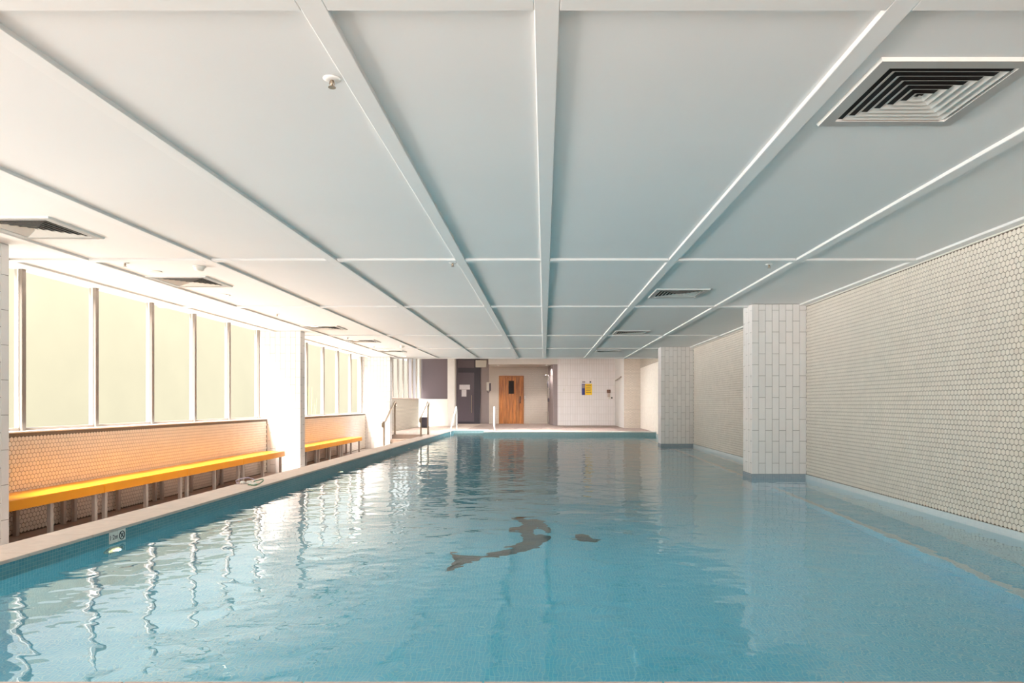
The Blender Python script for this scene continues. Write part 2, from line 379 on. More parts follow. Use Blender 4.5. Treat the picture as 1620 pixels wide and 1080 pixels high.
for i in range(11):
    for j in range(10):
        x0, y0 = -5.5 + i * 0.9 , YF + 0.32 + j * 0.9
        bev('deck_tile', x0 + 0.003, x0 + 0.897, y0 + 0.003, y0 + 0.897, ZD - 0.012, ZD, 0.002, M['deck'] if x0 > -3.3 else M['coping'], far)
pavers(far, XPL, -1.95, YF, YF + 0.32, ZD, M['white'], along='x')
pavers(far, -1.95, XR, YK - 0.01, YK + 0.3, ZD + 0.02, M['pale'], along='x', th=0.04)
box('kerb_top', -1.95, XR, YK + 0.29, YF + 0.32, 0.0, ZD, M['deck'], far)
st = struct(box('floor_steps', XG, XCO, 20.5, YF + 0.32, ZW - 0.1, ZD - 0.02, M['coping']), 'pinkish stone steps up to the far deck beside the sunlit column', 'steps')
bev('tread', XG, XCO + 0.0, 20.48, YF + 0.3, ZD - 0.02, ZD, 0.004, M['coping'], st)
for k in (1, 2):
    zt, yf = ZD - 0.128 * k, 20.5 - 0.3 * k
    box('riser', -4.49, XCO, yf, 20.5 - 0.3 * (k - 1), ZW, zt - 0.02, M['coping'], st)
    bev('tread', -4.49, XCO, yf - 0.02, 20.5 - 0.3 * (k - 1), zt - 0.02, zt, 0.004, M['coping'], st)

# depth marker tiles on the left pool wall
mk = tag(empty('depth_marker', (XPL, 5.08, 0.05)), 'pale depth marker tiles with 1.2m and no-diving symbol on pool edge', 'marker')
tile_me = MB().bev(0, 0.006, -0.048, 0.048, -0.042, 0.042, 0.002).data('marker_tile', M['offwhite'])
for dy in (-0.049, 0.049): link('marker_tile', tile_me, mk, (0, dy, 0))
def text(name, body, size, m, parent, loc, rot, ext=0.0006):
    c = bpy.data.curves.new(name, 'FONT'); c.body = body; c.size = size; c.extrude = ext; c.align_x = 'CENTER'; c.align_y = 'CENTER'
    tmp = bpy.data.objects.new(name, c); col.objects.link(tmp)
    me = bpy.data.meshes.new_from_object(tmp.evaluated_get(bpy.context.evaluated_depsgraph_get())); bpy.data.objects.remove(tmp)
    me.name = name; me.materials.clear(); me.materials.append(m); return link(name, me, parent, loc, rot)
text('lettering', '1·2m', 0.05, M['ink'], mk, (0.0068, -0.049, 0.0), (pi / 2, 0, pi / 2))
rg = MB()
rg.tube([(0.007, 0.049 + 0.03 * cos(t * pi / 12), 0.03 * sin(t * pi / 12)) for t in range(25)], 0.0035, 6)
rg.tube([(0.007, 0.049 - 0.021, 0.021), (0.007, 0.049 + 0.021, -0.021)], 0.003, 6)
rg.tube([(0.007, 0.049 - 0.008, -0.016), (0.007, 0.049 + 0.0, 0.004), (0.007, 0.049 + 0.01, 0.012)], 0.0035, 6)
rg.build('no_diving_symbol', M['ink'], mk)

# ------------------------------------------------------------------ hexagon tiles
HW, HR = 0.050, 0.0433           # pitch along a row, pitch between rows
def hexprism(mb_v, mb_f, fn, u, v, r, d, chamfer=True):
    """pointy-top hexagon centred (u, v); fn(u, v, n) -> world point"""
    b = len(mb_v); ring = [(cos(pi / 6 + k * pi / 3), sin(pi / 6 + k * pi / 3)) for k in range(6)]
    for (c, s_) in ring: mb_v.append(fn(u + r * c, v + r * s_, 0))
    r2 = r * 0.90
    for (c, s_) in ring: mb_v.append(fn(u + r * c, v + r * s_, d * 0.6))
    if chamfer:
        for (c, s_) in ring: mb_v.append(fn(u + r2 * c, v + r2 * s_, d))
    L = 3 if chamfer else 2
    for i in range(L - 1):
        for k in range(6): mb_f.append((b + i * 6 + k, b + i * 6 + (k + 1) % 6, b + (i + 1) * 6 + (k + 1) % 6, b + (i + 1) * 6 + k))
    mb_f.append(tuple(b + (L - 1) * 6 + k for k in range(6)))
def hexwall(parent, fn, u0, u1, v0, v1, skip=None, singles=0, key=None, flip=False):
    cells = []; r = 0.0
    j = 0; v = v0 + 0.026
    while v < v1 - 0.02:
        u = u0 + 0.026 + (HW / 2 if j % 2 else 0)
        while u < u1 - 0.02:
            if not (skip and skip(u, v)): cells.append((u, v))
            u += HW
        v += HR; j += 1
    R = 0.0448 / 2 / cos(pi / 6)
    if singles:
        cells.sort(key=key)
        vs, fs = [], []; hexprism(vs, fs, lambda a, b, n: fn(a, b, n), 0, 0, R, 0.004)
        o0 = mathutils.Vector(fn(0, 0, 0)); vs = [tuple(mathutils.Vector(p) - o0) for p in vs]
        if flip: fs = [q[::-1] for q in fs]
        me = mesh('tile', vs, fs, M['hex'])
        for (u, v) in cells[:singles]: link('tile', me, parent, fn(u, v, 0))
        cells = cells[singles:]
    vs, fs = [], []
    for (u, v) in cells: hexprism(vs, fs, fn, u, v, R, 0.004)
    if flip: fs = [q[::-1] for q in fs]
    o = link('tile_field', mesh('tile_field', vs, fs, M['hex']), parent); o['kind'] = 'stuff'
    return o

# ------------------------------------------------------------------ right wall
wr = struct(box('wall_right', XR, XR + 0.2, -3.0, 25.9, -0.02, ZP + 0.06, M['grout']), 'right wall faced with cream hexagon mosaic tiles', 'wall')
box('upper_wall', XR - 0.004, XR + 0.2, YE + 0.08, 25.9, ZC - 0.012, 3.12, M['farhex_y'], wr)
COLS_R = ((9.46, 9.87, 2.85), (16.6, 17.0, 2.81))
hexwall(wr, lambda u, v, n: (XR - n, u, v), 3.0, 25.8, 0.058, ZC - 0.012, skip=lambda u, v: any(a - 0.0 < u < b + 0.0 for a, b, _ in COLS_R), singles=300, key=lambda c: c[0] if c[0] > 5.2 else 99, flip=True)
box('tile_edge_trim', XR - 0.012, XR, -3, YE, ZC - 0.012, ZC, M['offwhite'], wr)
struct(box('baseboard_right', XR - 0.014, XR, YN, YK, -0.9, 0.058, M['bpale']), 'pale blue mosaic band along the right wall at the waterline', 'band')

# ------------------------------------------------------------------ tiled columns
TW, TH = 0.1, 0.3
def tiled_face(parent, fn, length, z0, z1, m, off0=0, me_cache={}, depth=0.006):
    """100 x 300 mm tiles standing upright, every other row of joints shifted by half a tile"""
    n = max(1, round(length / TW)); wdt = length / n
    for i in range(n):
        z = z0 - (TH / 2 if (i + off0) % 2 else 0.0)
        while z < z1 - 0.01:
            a, b = max(z, z0), min(z + TH, z1)
            if b - a > 0.02:
                u0, u1 = i * wdt + 0.002, (i + 1) * wdt - 0.002; v0, v1 = a + 0.002, b - 0.002; c = 0.0015
                vs = [fn(u0, v0, 0), fn(u1, v0, 0), fn(u1, v1, 0), fn(u0, v1, 0),
                      fn(u0, v0, depth - c), fn(u1, v0, depth - c), fn(u1, v1, depth - c), fn(u0, v1, depth - c),
                      fn(u0 + c, v0 + c, depth), fn(u1 - c, v0 + c, depth), fn(u1 - c, v1 - c, depth), fn(u0 + c, v1 - c, depth)]
                fs = [(0, 1, 5, 4), (1, 2, 6, 5), (2, 3, 7, 6), (3, 0, 4, 7), (4, 5, 9, 8), (5, 6, 10, 9), (6, 7, 11, 10), (7, 4, 8, 11), (8, 9, 10, 11)]
                nn = (mathutils.Vector(vs[9]) - mathutils.Vector(vs[8])).cross(mathutils.Vector(vs[10]) - mathutils.Vector(vs[9]))
                if nn.dot(mathutils.Vector(fn(0, 0, 1)) - mathutils.Vector(fn(0, 0, 0))) < 0: fs = [q[::-1] for q in fs]
                link('tile', mesh('tile', vs, fs, m), parent)
            z += TH
def column(label, x0, x1, y0, y1, zb, side, foot=False):
    d = 0.006
    c = struct(box('column', x0 + d, x1 - d, y0 + d, y1, zb, ZP - 0.001, M['colgrout']), label, 'column')
    zt = 0.062 if foot else zb
    tiled_face(c, lambda u, v, n: (x0 + u, y0 + d - n, v), x1 - x0, zt, ZP - 0.002, M['coltile'])
    if side == 'left': tiled_face(c, lambda u, v, n: (x0 + d - n, y0 + u, v), y1 - y0, zt, ZP - 0.002, M['coltile'], 1)
    else: tiled_face(c, lambda u, v, n: (x1 - d + n, y0 + u, v), y1 - y0, zt, ZP - 0.002, M['coltile'], 1)
    if foot: box('foot_band', x0 - 0.004, x1, y0 - 0.004, y1 + 0.004, -1.19, 0.062, M['bgrey'], c)
    return c
column('white tiled column standing in the water, nearer one by the right wall', 2.85, XR, COLS_R[0][0], COLS_R[0][1], -1.19, 'left', True)
column('white tiled column standing in the water, farther one by the right wall', 2.81, XR, COLS_R[1][0], COLS_R[1][1], -1.19, 'left', True)
column('white tiled column at the left picture edge beside the first bench', -5.45, -4.62, 5.6, 5.95, ZW, 'right')
column('sunlit white tiled column between the two rows of windows', -5.45, -4.59, 12.97, 13.22, ZW, 'right')
column('sunlit white tiled column beside the stone steps', -5.45, -4.5, 20.1, 20.36, ZW, 'right')

# ------------------------------------------------------------------ ceiling
ce = struct(box('ceiling', -5.40, XR + 0.2, -3.2, YE, ZP + 0.025, ZP + 0.12, M['paint']), 'white panelled ceiling divided by flat battens', 'ceiling')
BX = [(-5.14, -5.05), (-4.385, -4.295), (-3.23, -3.14), (-2.05, -1.957), (-0.835, -0.744), (-0.035, 0.053), (1.174, 1.262), (2.374, 2.46), (3.504, 3.588)]
BY = [(-1.9, -1.81), (2.28, 2.37), (6.495, 6.585), (9.62, 9.71), (13.7, 13.79), (16.9, 16.99), (20.49, YE)]
for a, b in BX: bev('batten', a, b, -3.1, YE, ZC, ZP + 0.01, 0.003, M['batten'], ce)
xs = [-5.40] + [v for p in BX for v in p] + [XR]
ys = [-3.1] + [v for p in BY for v in p]
for i in range(0, len(xs), 2):
    for j in range(0, len(ys) - 1, 2):
        box('ceiling_panel', xs[i] - 0.002, xs[i + 1] + 0.002, ys[j] - 0.002, ys[j + 1] + 0.002, ZP, ZP + 0.024, M['paint'], ce)
    for a, b in BY: bev('batten', xs[i], xs[i + 1], a, b, ZC, ZP + 0.01, 0.003, M['batten'], ce)
struct(box('ceiling_far', -5.8, 5.0, YE, 33.5, 3.12, 3.25, M['paint']), 'higher ceiling over the far deck', 'ceiling')
struct(box('trim_1', -5.8, 5.0, YE, YE + 0.08, ZC, 3.12, M['paint']), 'edge of the low ceiling facing the far deck', 'trim')

# ------------------------------------------------------------------ left window bays
def bay(n, y0, y1, mull, label, wlabel):
    wl = struct(box('wall_left', XLW - 0.45, XLW, y0, y1, ZW - 0.1, 0.735, M['grout']), wlabel, 'wall')
    hexwall(wl, lambda u, v, nn: (XLW + nn, u, v), y0, y1, ZW + 0.01, 0.735)
    bev('sill', XLW - 0.45, XLW + 0.006, y0, y1, 0.735, 0.752, 0.003, M['white'], wl)
    wn = struct(empty('window_%d' % n, (XG, (y0 + y1) / 2, 0.75)), label, 'window'); yc = (y0 + y1) / 2
    ed = [y0] + mull + [y1]
    for y in mull:
        bev('mullion', -0.03, 0.055, y - yc - 0.028, y - yc + 0.028, 0.0, ZP + 0.02 - 0.75, 0.003, M['alu'], wn)
        box('mullion_gasket', 0.005, 0.02, y - yc - 0.034, y - yc + 0.034, 0.0, ZP + 0.02 - 0.75, M['white'], wn)
    box('sill_rail', -0.03, 0.03, y0 - yc, y1 - yc, 0.0, 0.03, M['alu'], wn)
    for a, b in zip(ed[:-1], ed[1:]):
        if b - a > 0.12: box('pane', -0.006, 0.006, a - yc + 0.01, b - yc - 0.01, 0.02, ZP + 0.02 - 0.75, M['frost'], wn)
bay(1, 5.95, 12.97, [5.98, 7.03, 8.18, 9.35, 10.49, 11.64, 12.84], 'large frosted window above the long near bench', 'low hexagon tiled wall behind the near row of orange benches')
bay(2, 13.22, 20.1, [14.29, 15.45, 16.62, 17.79, 18.96, 20.05], 'frosted window above the far bench between two columns', 'low hexagon tiled wall behind the far row of orange benches')
bay(3, -3.0, 5.6, [-2, -0.83, 0.33, 1.5, 2.66, 3.8, 5.0], 'frosted window beside the near end of the pool', 'low hexagon tiled wall beside the near end of the pool')
struct(box('wall_back', -5.6, XR + 0.2, -3.2, -3.0, -0.4, 0.75, M['plaster']), 'low wall behind the near end of the pool', 'wall')
w6 = struct(empty('window_6', (-0.9, -3.1, 0.75)), 'unseen frosted glazing added behind the near end of the pool', 'window')  # out of view, added as a source of front light
for k in range(6): box('pane', -4.5 + k * 1.5 + 0.03, -3.0 + k * 1.5 - 0.03, -0.006, 0.006, 0.0, ZP + 0.02 - 0.75, M['frost'], w6)
for k in range(7): bev('mullion', -4.5 + k * 1.5 - 0.03, -4.5 + k * 1.5 + 0.03, -0.04, 0.04, 0.0, ZP + 0.02 - 0.75, 0.003, M['alu'], w6)

# ------------------------------------------------------------------ benches
def bench(y0, y1, label):
    L = y1 - y0; b = tag(empty('bench', (-5.0, (y0 + y1) / 2, ZW)), label, 'bench', 'orange benches below the windows')
    h = 0.156 - ZW; xa, xf = -0.215, 0.215; g = 0.004
    bev('seat', xa, xf - 0.02, -L / 2 + g, L / 2 - g, h - 0.03, h, 0.004, M['orange'], b)
    bev('front_panel', xf - 0.02, xf, -L / 2 + g, L / 2 - g, h - 0.098, h, 0.003, M['orange'], b)
    for yy in (-L / 2 + 0.085, 0.0, L / 2 - 0.085):
        bev('leg', xf - 0.075, xf - 0.035, yy - 0.022, yy + 0.022, 0.0, h - 0.03, 0.004, M['leg'], b)
        bev('leg', xa + 0.02, xa + 0.06, yy - 0.022, yy + 0.022, 0.0, h - 0.03, 0.004, M['leg'], b)
        bev('crossbar', xa + 0.06, xf - 0.075, yy - 0.018, yy + 0.018, h - 0.07, h - 0.03, 0.003, M['leg'], b)
for y0, y1, t in ((6.0, 7.5, 'short orange topped bench cut off by the column at the left picture edge'), (7.5, 9.24, 'orange topped bench below the window, second from the camera'),
                  (9.24, 10.97, 'orange topped bench below the window, third from the camera'), (10.97, 12.72, 'orange topped bench ending at the sunlit column between the windows'),
                  (13.26, 14.68, 'orange topped bench just behind the sunlit column between the windows'), (14.68, 16.4, 'orange topped bench in the middle of the far row'),
                  (16.4, 18.1, 'orange topped bench farthest away, nearest to the stone steps')):
    bench(y0, y1, t)

# ------------------------------------------------------------------ ceiling fittings
def ring_band(s0, z0, s1, z1, th):
    """square cone band: half size s0 at z0 to s1 at z1, with thickness"""
    v = []
    for s_, z in ((s0, z0), (s1, z1), (s1 + th, z1), (s0 + th, z0)):
        v += [(-s_, -s_, z), (s_, -s_, z), (s_, s_, z), (-s_, s_, z)]
    f = []
    for i in range(4):
        j = (i + 1) % 4
        for k in range(4): f.append((i * 4 + k, i * 4 + (k + 1) % 4, j * 4 + (k + 1) % 4, j * 4 + k))
    return v, f
v0 = MB(); v0.add(*ring_band(0.262, -0.014, 0.318, -0.014, 0.002)); v0.add(*ring_band(0.318, -0.014, 0.325, 0.0, 0.002)); v0.add(*ring_band(0.262, -0.014, 0.260, 0.0, 0.002))
vent_me = [('frame', v0.data('frame', M['white'])), ('back_plate', MB().box(-0.26, 0.26, -0.26, 0.26, -0.003, -0.0005).data('back_plate', M['dark']))]
for k in range(6):
    s_ = 0.238 - k * 0.040
    vent_me.append(('louvre', MB().add(*ring_band(s_ - 0.022, -0.004, s_, -0.0155, 0.0025)).data('louvre', M['ventw'])))
vent_me.append(('louvre', MB().add([(-.012, -.012, -.0155), (.012, -.012, -.0155), (.012, .012, -.0155), (-.012, .012, -.0155), (0, 0, -.004)], [(0, 1, 2, 3), (0, 1, 4), (1, 2, 4), (2, 3, 4), (3, 0, 4)]).data('louvre', M['ventw'])))
def vent(x, y, label, grp):
    r = tag(empty('ceiling_vent', (x, y, ZP)), label, 'air vent', grp)
    for nm, me in vent_me: link(nm, me, r)
for y, t in ((3.05, 'large in the top right corner'), (8.53, 'second from the camera'), (13.2, 'third from the camera'), (17.9, 'farthest from the camera')):
    vent(1.66, y, 'square louvred air vent over the right half of pool, ' + t, 'vents over the pool')
for y, t in ((5.36, 'at the left picture edge'), (7.7, 'beside the round smoke detector'), (12.38, 'third from the camera'), (15.0, 'fourth from the camera'), (17.9, 'farthest from the camera')):
    vent(-3.76 - 0.19, y, 'square louvred air vent above the walkway, ' + t, 'vents above the walkway')

spr = [('rose', MB().lathe([(0.0001, 0.0), (0.036, 0.0), (0.036, -0.003), (0.026, -0.008), (0.012, -0.008), (0.0001, -0.006)], n=20).data('rose', M['white'], True)),
       ('stem', MB().lathe([(0.0001, -0.004), (0.008, -0.004), (0.006, -0.022), (0.004, -0.03), (0.0001, -0.03)], n=10).data('stem', M['steel'], True)),
       ('yoke_arm', MB().tube([(-0.007, 0, -0.01), (-0.011, 0, -0.022), (-0.003, 0, -0.036)], 0.002, 6).tube([(0.007, 0, -0.01), (0.011, 0, -0.022), (0.003, 0, -0.036)], 0.002, 6).data('yoke_arm', M['steel'], True)),
       ('deflector', MB().lathe([(0.0001, -0.035), (0.016, -0.036), (0.016, -0.038), (0.0001, -0.038)], n=12).data('deflector', M['steel']))]
def sprinkler(x, y, label):
    r = tag(empty('sprinkler', (x, y, ZP)), label, 'sprinkler', 'ceiling sprinklers')
    for nm, me in spr: link(nm, me, r)
for x, y, t in ((-0.895, 2.905, 'large one near the top of the picture'), (-0.89, 6.69, 'beside the narrow panel, second row'), (2.21, 6.77, 'over the right half of the pool'), (-4.07, 6.69, 'above the walkway beside the first windows'),
                (-4.07, 10.5, 'above the walkway, second from the camera'), (-4.05, 14.2, 'above the walkway, third from the camera'), (-4.05, 16.4, 'above the walkway, farthest from camera')):
    sprinkler(x, y, 'small white ceiling sprinkler ' + t)
def smoke(x, y, label):
    r = tag(empty('smoke_detector', (x, y, ZP)), label, 'smoke detector', 'smoke detectors')
    MB().lathe([(0.0001, 0), (0.058, 0), (0.058, -0.016), (0.0001, -0.016)], n=28).build('base', M['offwhite'], r, smooth=True)
    MB().lathe([(0.0001, -0.016), (0.05, -0.016), (0.044, -0.036), (0.030, -0.046), (0.0001, -0.047)], n=28).build('head', M['offwhite'], r, smooth=True)
smoke(-3.44, 6.87, 'round white smoke detector on the ceiling beside the second walkway vent')
smoke(-3.36, 16.3, 'round white smoke detector on ceiling far down the walkway')
cv = tag(MB().lathe([(0.0001, 0), (0.06, 0), (0.056, -0.006), (0.0001, -0.007)], (0, 0, 0), n=24).build('cover_plate', M['offwhite'], None, (-4.02, 7.13, ZP), True), 'flat round white cover plate on the ceiling above the walkway', 'cover')
dl_ring = MB().lathe([(0.062, 0.0), (0.08, 0.0), (0.078, -0.008), (0.062, -0.004)], n=28).data('trim_ring', M['white'], True)
dl_lens = MB().lathe([(0.0001, -0.001), (0.063, -0.001), (0.06, -0.004), (0.0001, -0.004)], n=28).data('lens', M['lens_on'])
def downlight(x, y, z, label, e=18.0):
    r = tag(empty('downlight', (x, y, z)), label, 'downlight', 'recessed ceiling downlights')
    link('trim_ring', dl_ring, r); link('lens', dl_lens, r)
    o = light('lamp', 'SPOT', (0, 0, -0.02), (0, 0, 0), e, (1.0, 0.96, 0.92), spot_size=radians(120), spot_blend=0.6, shadow_soft_size=0.06); o.parent = r
for y, t in ((8.68, 'above the walkway nearest to the camera'), (12.1, 'above the walkway in front of the column between windows'), (14.8, 'above the walkway, third from camera'), (17.6, 'above the walkway, fourth from camera'), (19.9, 'above the walkway near the steps')):
    downlight(-4.04, y, ZP, 'round glowing ceiling downlight ' + t)
def fill_light_panel(x, y, z, w_, d_, label):
    r = tag(empty('added_fill_panel', (x, y, z)), label, 'ceiling light', 'added fill lights over the far deck')
    fr = MB()
    for q in ((-w_, w_, -d_, -d_ + 0.03), (-w_, w_, d_ - 0.03, d_), (-w_, -w_ + 0.03, -d_ + 0.03, d_ - 0.03), (w_ - 0.03, w_, -d_ + 0.03, d_ - 0.03)): fr.box(*q, -0.03, 0.0)
    fr.build('frame', M['white'], r); box('diffuser', -w_ + 0.03, w_ - 0.03, -d_ + 0.03, d_ - 0.03, -0.024, -0.01, M['panel_on'], r)
for x, t in ((-2.0, 'at its left side'), (-0.7, 'in the middle'), (0.6, 'at its right side')): fill_light_panel(x, 23.2, 3.12, 0.55, 0.4, 'unseen fill light added over the far deck ' + t)  # hidden glowing panels added to light the far end
for x, t in ((-2.0, 'left end'), (0.1, 'right end')): downlight(x, 29.7, 2.69, 'added round downlight under the sauna soffit, %s' % t, 170.0)  # added to brighten the dark sauna recess

# ------------------------------------------------------------------ far end
YW = 29.0                                              # white tiled wall
wf = struct(box('wall_far', 0.56, 3.0, YW, YW + 0.25, ZD, 3.12, M['fartile']), 'white tiled far wall carrying the yellow sign', 'wall')
struct(box('wall_return', 2.98, 3.2, 25.8, YW, ZD, 3.12, M['white']), 'white return of far wall with a slanted rail', 'wall')
struct(box('wall_corner', 2.98, 4.2, 25.75, 25.8, ZD, 3.12, M['farhex']), 'beige tiled wall in the far right corner', 'wall')
def quadwall(name, p0, p1, z0, z1, m, th, label):
    a = mathutils.Vector((*p0, 0)); b = mathutils.Vector((*p1, 0)); n = (b - a).normalized().cross(mathutils.Vector((0, 0, 1))) * -th
    P = [a, b, b + n, a + n]; v = [(p.x, p.y, z0) for p in P] + [(p.x, p.y, z1) for p in P]
    return struct(MB().add(v, BOXF).build(name, m), label, 'wall')
YS = 31.2
quadwall('wall_shower', (0.32, YS + 0.4), (0.58, YW + 0.02), ZD, 3.12, M['greywall'], -0.2, 'grey side wall of the recess with the shower')
struct(box('wall_sauna', -2.5, 0.6, YS, YS + 0.2, ZD, 3.12, M['farhex']), 'small tiled wall around the wooden sauna door', 'wall')
quadwall('wall_grey', (-3.02, YS + 0.3), (-2.45, YS), ZD, 3.12, M['greywall'], 0.15, 'grey angled wall between glass door and sauna wall')
struct(box('trim_2', -2.35, 0.56, YW, YS, 2.69, 3.12, M['plaster']), 'white soffit above the sauna recess', 'trim')
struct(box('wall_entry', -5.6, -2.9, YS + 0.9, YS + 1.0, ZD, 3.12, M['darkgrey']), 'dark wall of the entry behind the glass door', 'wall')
# sauna door
sd = struct(empty('door_1', (-1.49, YS, ZD)), 'wooden plank sauna door with small dark window', 'door')
dw, dh = 1.12, 2.18
for a, b, c, d in ((-dw / 2, -dw / 2 + 0.05, 0, dh), (dw / 2 - 0.05, dw / 2, 0, dh), (-dw / 2 + 0.05, dw / 2 - 0.05, dh - 0.05, dh)):
    bev('door_frame', a, b, -0.05, 0.0, c, d, 0.004, M['wood'], sd)
nb = 7; bw = (dw - 0.1) / nb
for k in range(nb):
    x0 = -dw / 2 + 0.05 + k * bw
    bev('board', x0 + 0.002, x0 + bw - 0.002, -0.035, 0.0, 0.01, dh - 0.052, 0.006, M['wood'], sd)
dwn = bev('door_window', -0.12, 0.12, -0.042, -0.03, 1.36, 1.95, 0.003, M['dark'], sd)
bev('window_frame', -0.14, -0.118, -0.046, -0.03, 1.34, 1.97, 0.003, M['wood'], dwn); bev('window_frame', 0.118, 0.14, -0.046, -0.03, 1.34, 1.97, 0.003, M['wood'], dwn)
hd = MB().tube([(0.40, -0.035, 1.22), (0.40, -0.09, 1.2), (0.40, -0.09, 0.98), (0.40, -0.035, 0.96)], 0.034, 8).build('handle', M['brown'], sd, smooth=True)
tag(bev('light_switch', -0.90, -0.85, YS - 0.03, YS, ZD + 1.12, ZD + 1.28, 0.006, M['white']), 'small white switch beside the sauna door', 'switch')
# glass entry door
gd = struct(empty('door_2', (-3.55, YS + 0.25, ZD)), 'dark framed glass entry door with paper notices', 'door')
for a, b, c, d in ((-0.62, -0.5, 0, 3.0), (0.36, 0.62, 0, 3.0), (-0.5, 0.36, 2.33, 2.55), (-0.5, 0.36, 0, 0.1), (-0.5, 0.36, 2.9, 3.0)):
    bev('door_frame', a, b, -0.06, 0.02, c, d, 0.004, M['frame_dark'], gd)
box('glass', -0.5, 0.36, -0.02, -0.005, 0.1, 2.33, M['doorglass'], gd); box('transom_glass', -0.5, 0.36, -0.02, -0.005, 2.55, 2.9, M['darkglass'], gd)
bev('push_bar', 0.22, 0.25, -0.09, -0.02, 0.5, 1.3, 0.005, M['steel'], gd)
bev('notice', -0.32, 0.16, -0.026, -0.021, 1.56, 1.78, 0.001, M['paper'], gd); bev('notice', -0.22, 0.0, -0.026, -0.021, 1.24, 1.55, 0.001, M['paper'], gd)
tag(bev('wall_box', *px(753, 581, YS)[:1], px(770, 570, YS)[0], YS - 0.2, YS + 0.0, px(753, 581, YS)[2], px(753, 570, YS)[2], 0.01, M['offwhite']), 'white rectangular box high on the wall beside glass door', 'box')
# wall phone
wp = tag(empty('wall_phone', px(773, 612, YS - 0.1)), 'white and grey wall phone on the angled grey wall', 'phone')
bev('body', -0.09, 0.10, -0.06, 0.0, -0.16, 0.22, 0.01, M['offwhite'], wp); bev('handset', 0.03, 0.11, -0.1, -0.06, -0.18, 0.18, 0.02, M['darkgrey'], wp)
MB().tube([(0.05, -0.07, -0.18), (0.02, -0.07, -0.26), (-0.04, -0.07, -0.24), (-0.06, -0.05, -0.16)], 0.012, 6).build('cord', M['darkgrey'], wp)
# shower on the side wall
sx, sy = 0.20, 30.0
sh = tag(empty('shower_set', (sx, sy, ZD)), 'chrome shower set with riser rail on the grey recess wall', 'shower')
MB().tube([(0, 0, 1.05), (0, 0, 2.1), (-0.05, -0.02, 2.16), (-0.16, -0.06, 2.17)], 0.022, 8).build('riser_pipe', M['leg'], sh, smooth=True)
MB().lathe([(0.0001, 0.02), (0.05, 0.02), (0.07, 0), (0.0001, 0)], (-0.16, -0.06, 2.13), n=16).build('shower_head', M['darkgrey'], sh, smooth=True)
MB().tube([(-0.03, -0.02, 1.9), (-0.05, -0.03, 1.78), (-0.03, -0.02, 1.6)], 0.02, 8).build('hand_shower', M['darkgrey'], sh, smooth=True)
bev('mixer', -0.05, 0.02, -0.06, 0.06, 1.0, 1.16, 0.015, M['darkgrey'], sh)
MB().tube([(0, 0, 0.02), (0, 0, 0.5), (-0.04, -0.02, 0.58), (-0.14, -0.05, 0.55)], 0.02, 8).build('foot_tap', M['leg'], sh, smooth=True)
# notices on the white wall
sg = tag(empty('pool_sign', px(928.5, 615, YW - 0.005)), 'yellow and blue pool safety sign on the white far wall', 'sign')
s_ = YW / F
bev('sign_panel', -8 * s_, -3 * s_, -0.012, 0.0, -9.5 * s_, 8 * s_, 0.002, M['blue'], sg)
bev('sign_panel', -3 * s_, 8 * s_, -0.012, 0.0, -9.5 * s_, 8 * s_, 0.002, M['yellow'], sg)
bev('pale_strip', -7.6 * s_, -3.4 * s_, -0.014, -0.012, 1.0 * s_, 7 * s_, 0.0005, M['greywall'], sg)
for k in range(5):
    zz = (5.6 - k * 2.7) * s_
    box('print_line', -1.6 * s_, (5.8 if k % 2 else 6.8) * s_, -0.0135, -0.012, zz - 0.016, zz, M['ink'] if k in (0, 4) else M['brown'], sg)
tag(bev('small_plate', *[px(v, 604, YW)[0] for v in (921, 926)], YW - 0.012, YW, px(0, 605, YW)[2], px(0, 603, YW)[2], 0.002, M['greywall']), 'small grey plate above the blue part of the sign', 'plate')
tag(MB().lathe([(0.0001, 0), (0.035, 0), (0.03, -0.02), (0.0001, -0.02)], axis='y', n=16).build('alarm_button', M['ink'], None, px(934, 604, YW)), 'small round black button above the yellow sign', 'button')
ab = tag(empty('emergency_box', px(963, 622, YW)), 'brown emergency call box on white far wall', 'call box')
bev('housing', -0.08, 0.07, -0.06, 0.0, 0.02, 0.15, 0.01, M['brown'], ab); bev('label_plate', -0.05, 0.05, -0.04, 0.0, -0.16, 0.02, 0.006, M['coping'], ab)
MB().lathe([(0.0001, 0), (0.035, 0), (0.03, -0.04), (0.0001, -0.04)], (0.13, 0, -0.19), axis='y', n=14).build('button', M['ink'], ab); bev('button_base', -0.02, 0.17, -0.015, 0.0, -0.24, -0.14, 0.004, M['offwhite'], ab)
gr = tag(empty('grab_rail', (2.98, 27.3, 1.98)), 'thin slanted grey rail on the white return wall', 'rail')
MB().tube([(-0.05, -1.0, 0.08), (-0.05, 1.0, 0.0)], 0.02, 8).build('bar', M['leg'], gr); 
for yy in (-0.8, 0.8): MB().tube([(0, yy, 0.04 - yy * 0.04), (-0.05, yy, 0.04 - yy * 0.04)], 0.012, 8).build('bracket', M['leg'], gr)
tag(bev('wall_switch', *[px(v, 616, YW)[0] for v in (890.5, 893)], YW - 0.012, YW, px(0, 618.5, YW)[2], px(0, 614.5, YW)[2], 0.002, M['offwhite']), 'small pale switch on the white far wall near the shower', 'switch')

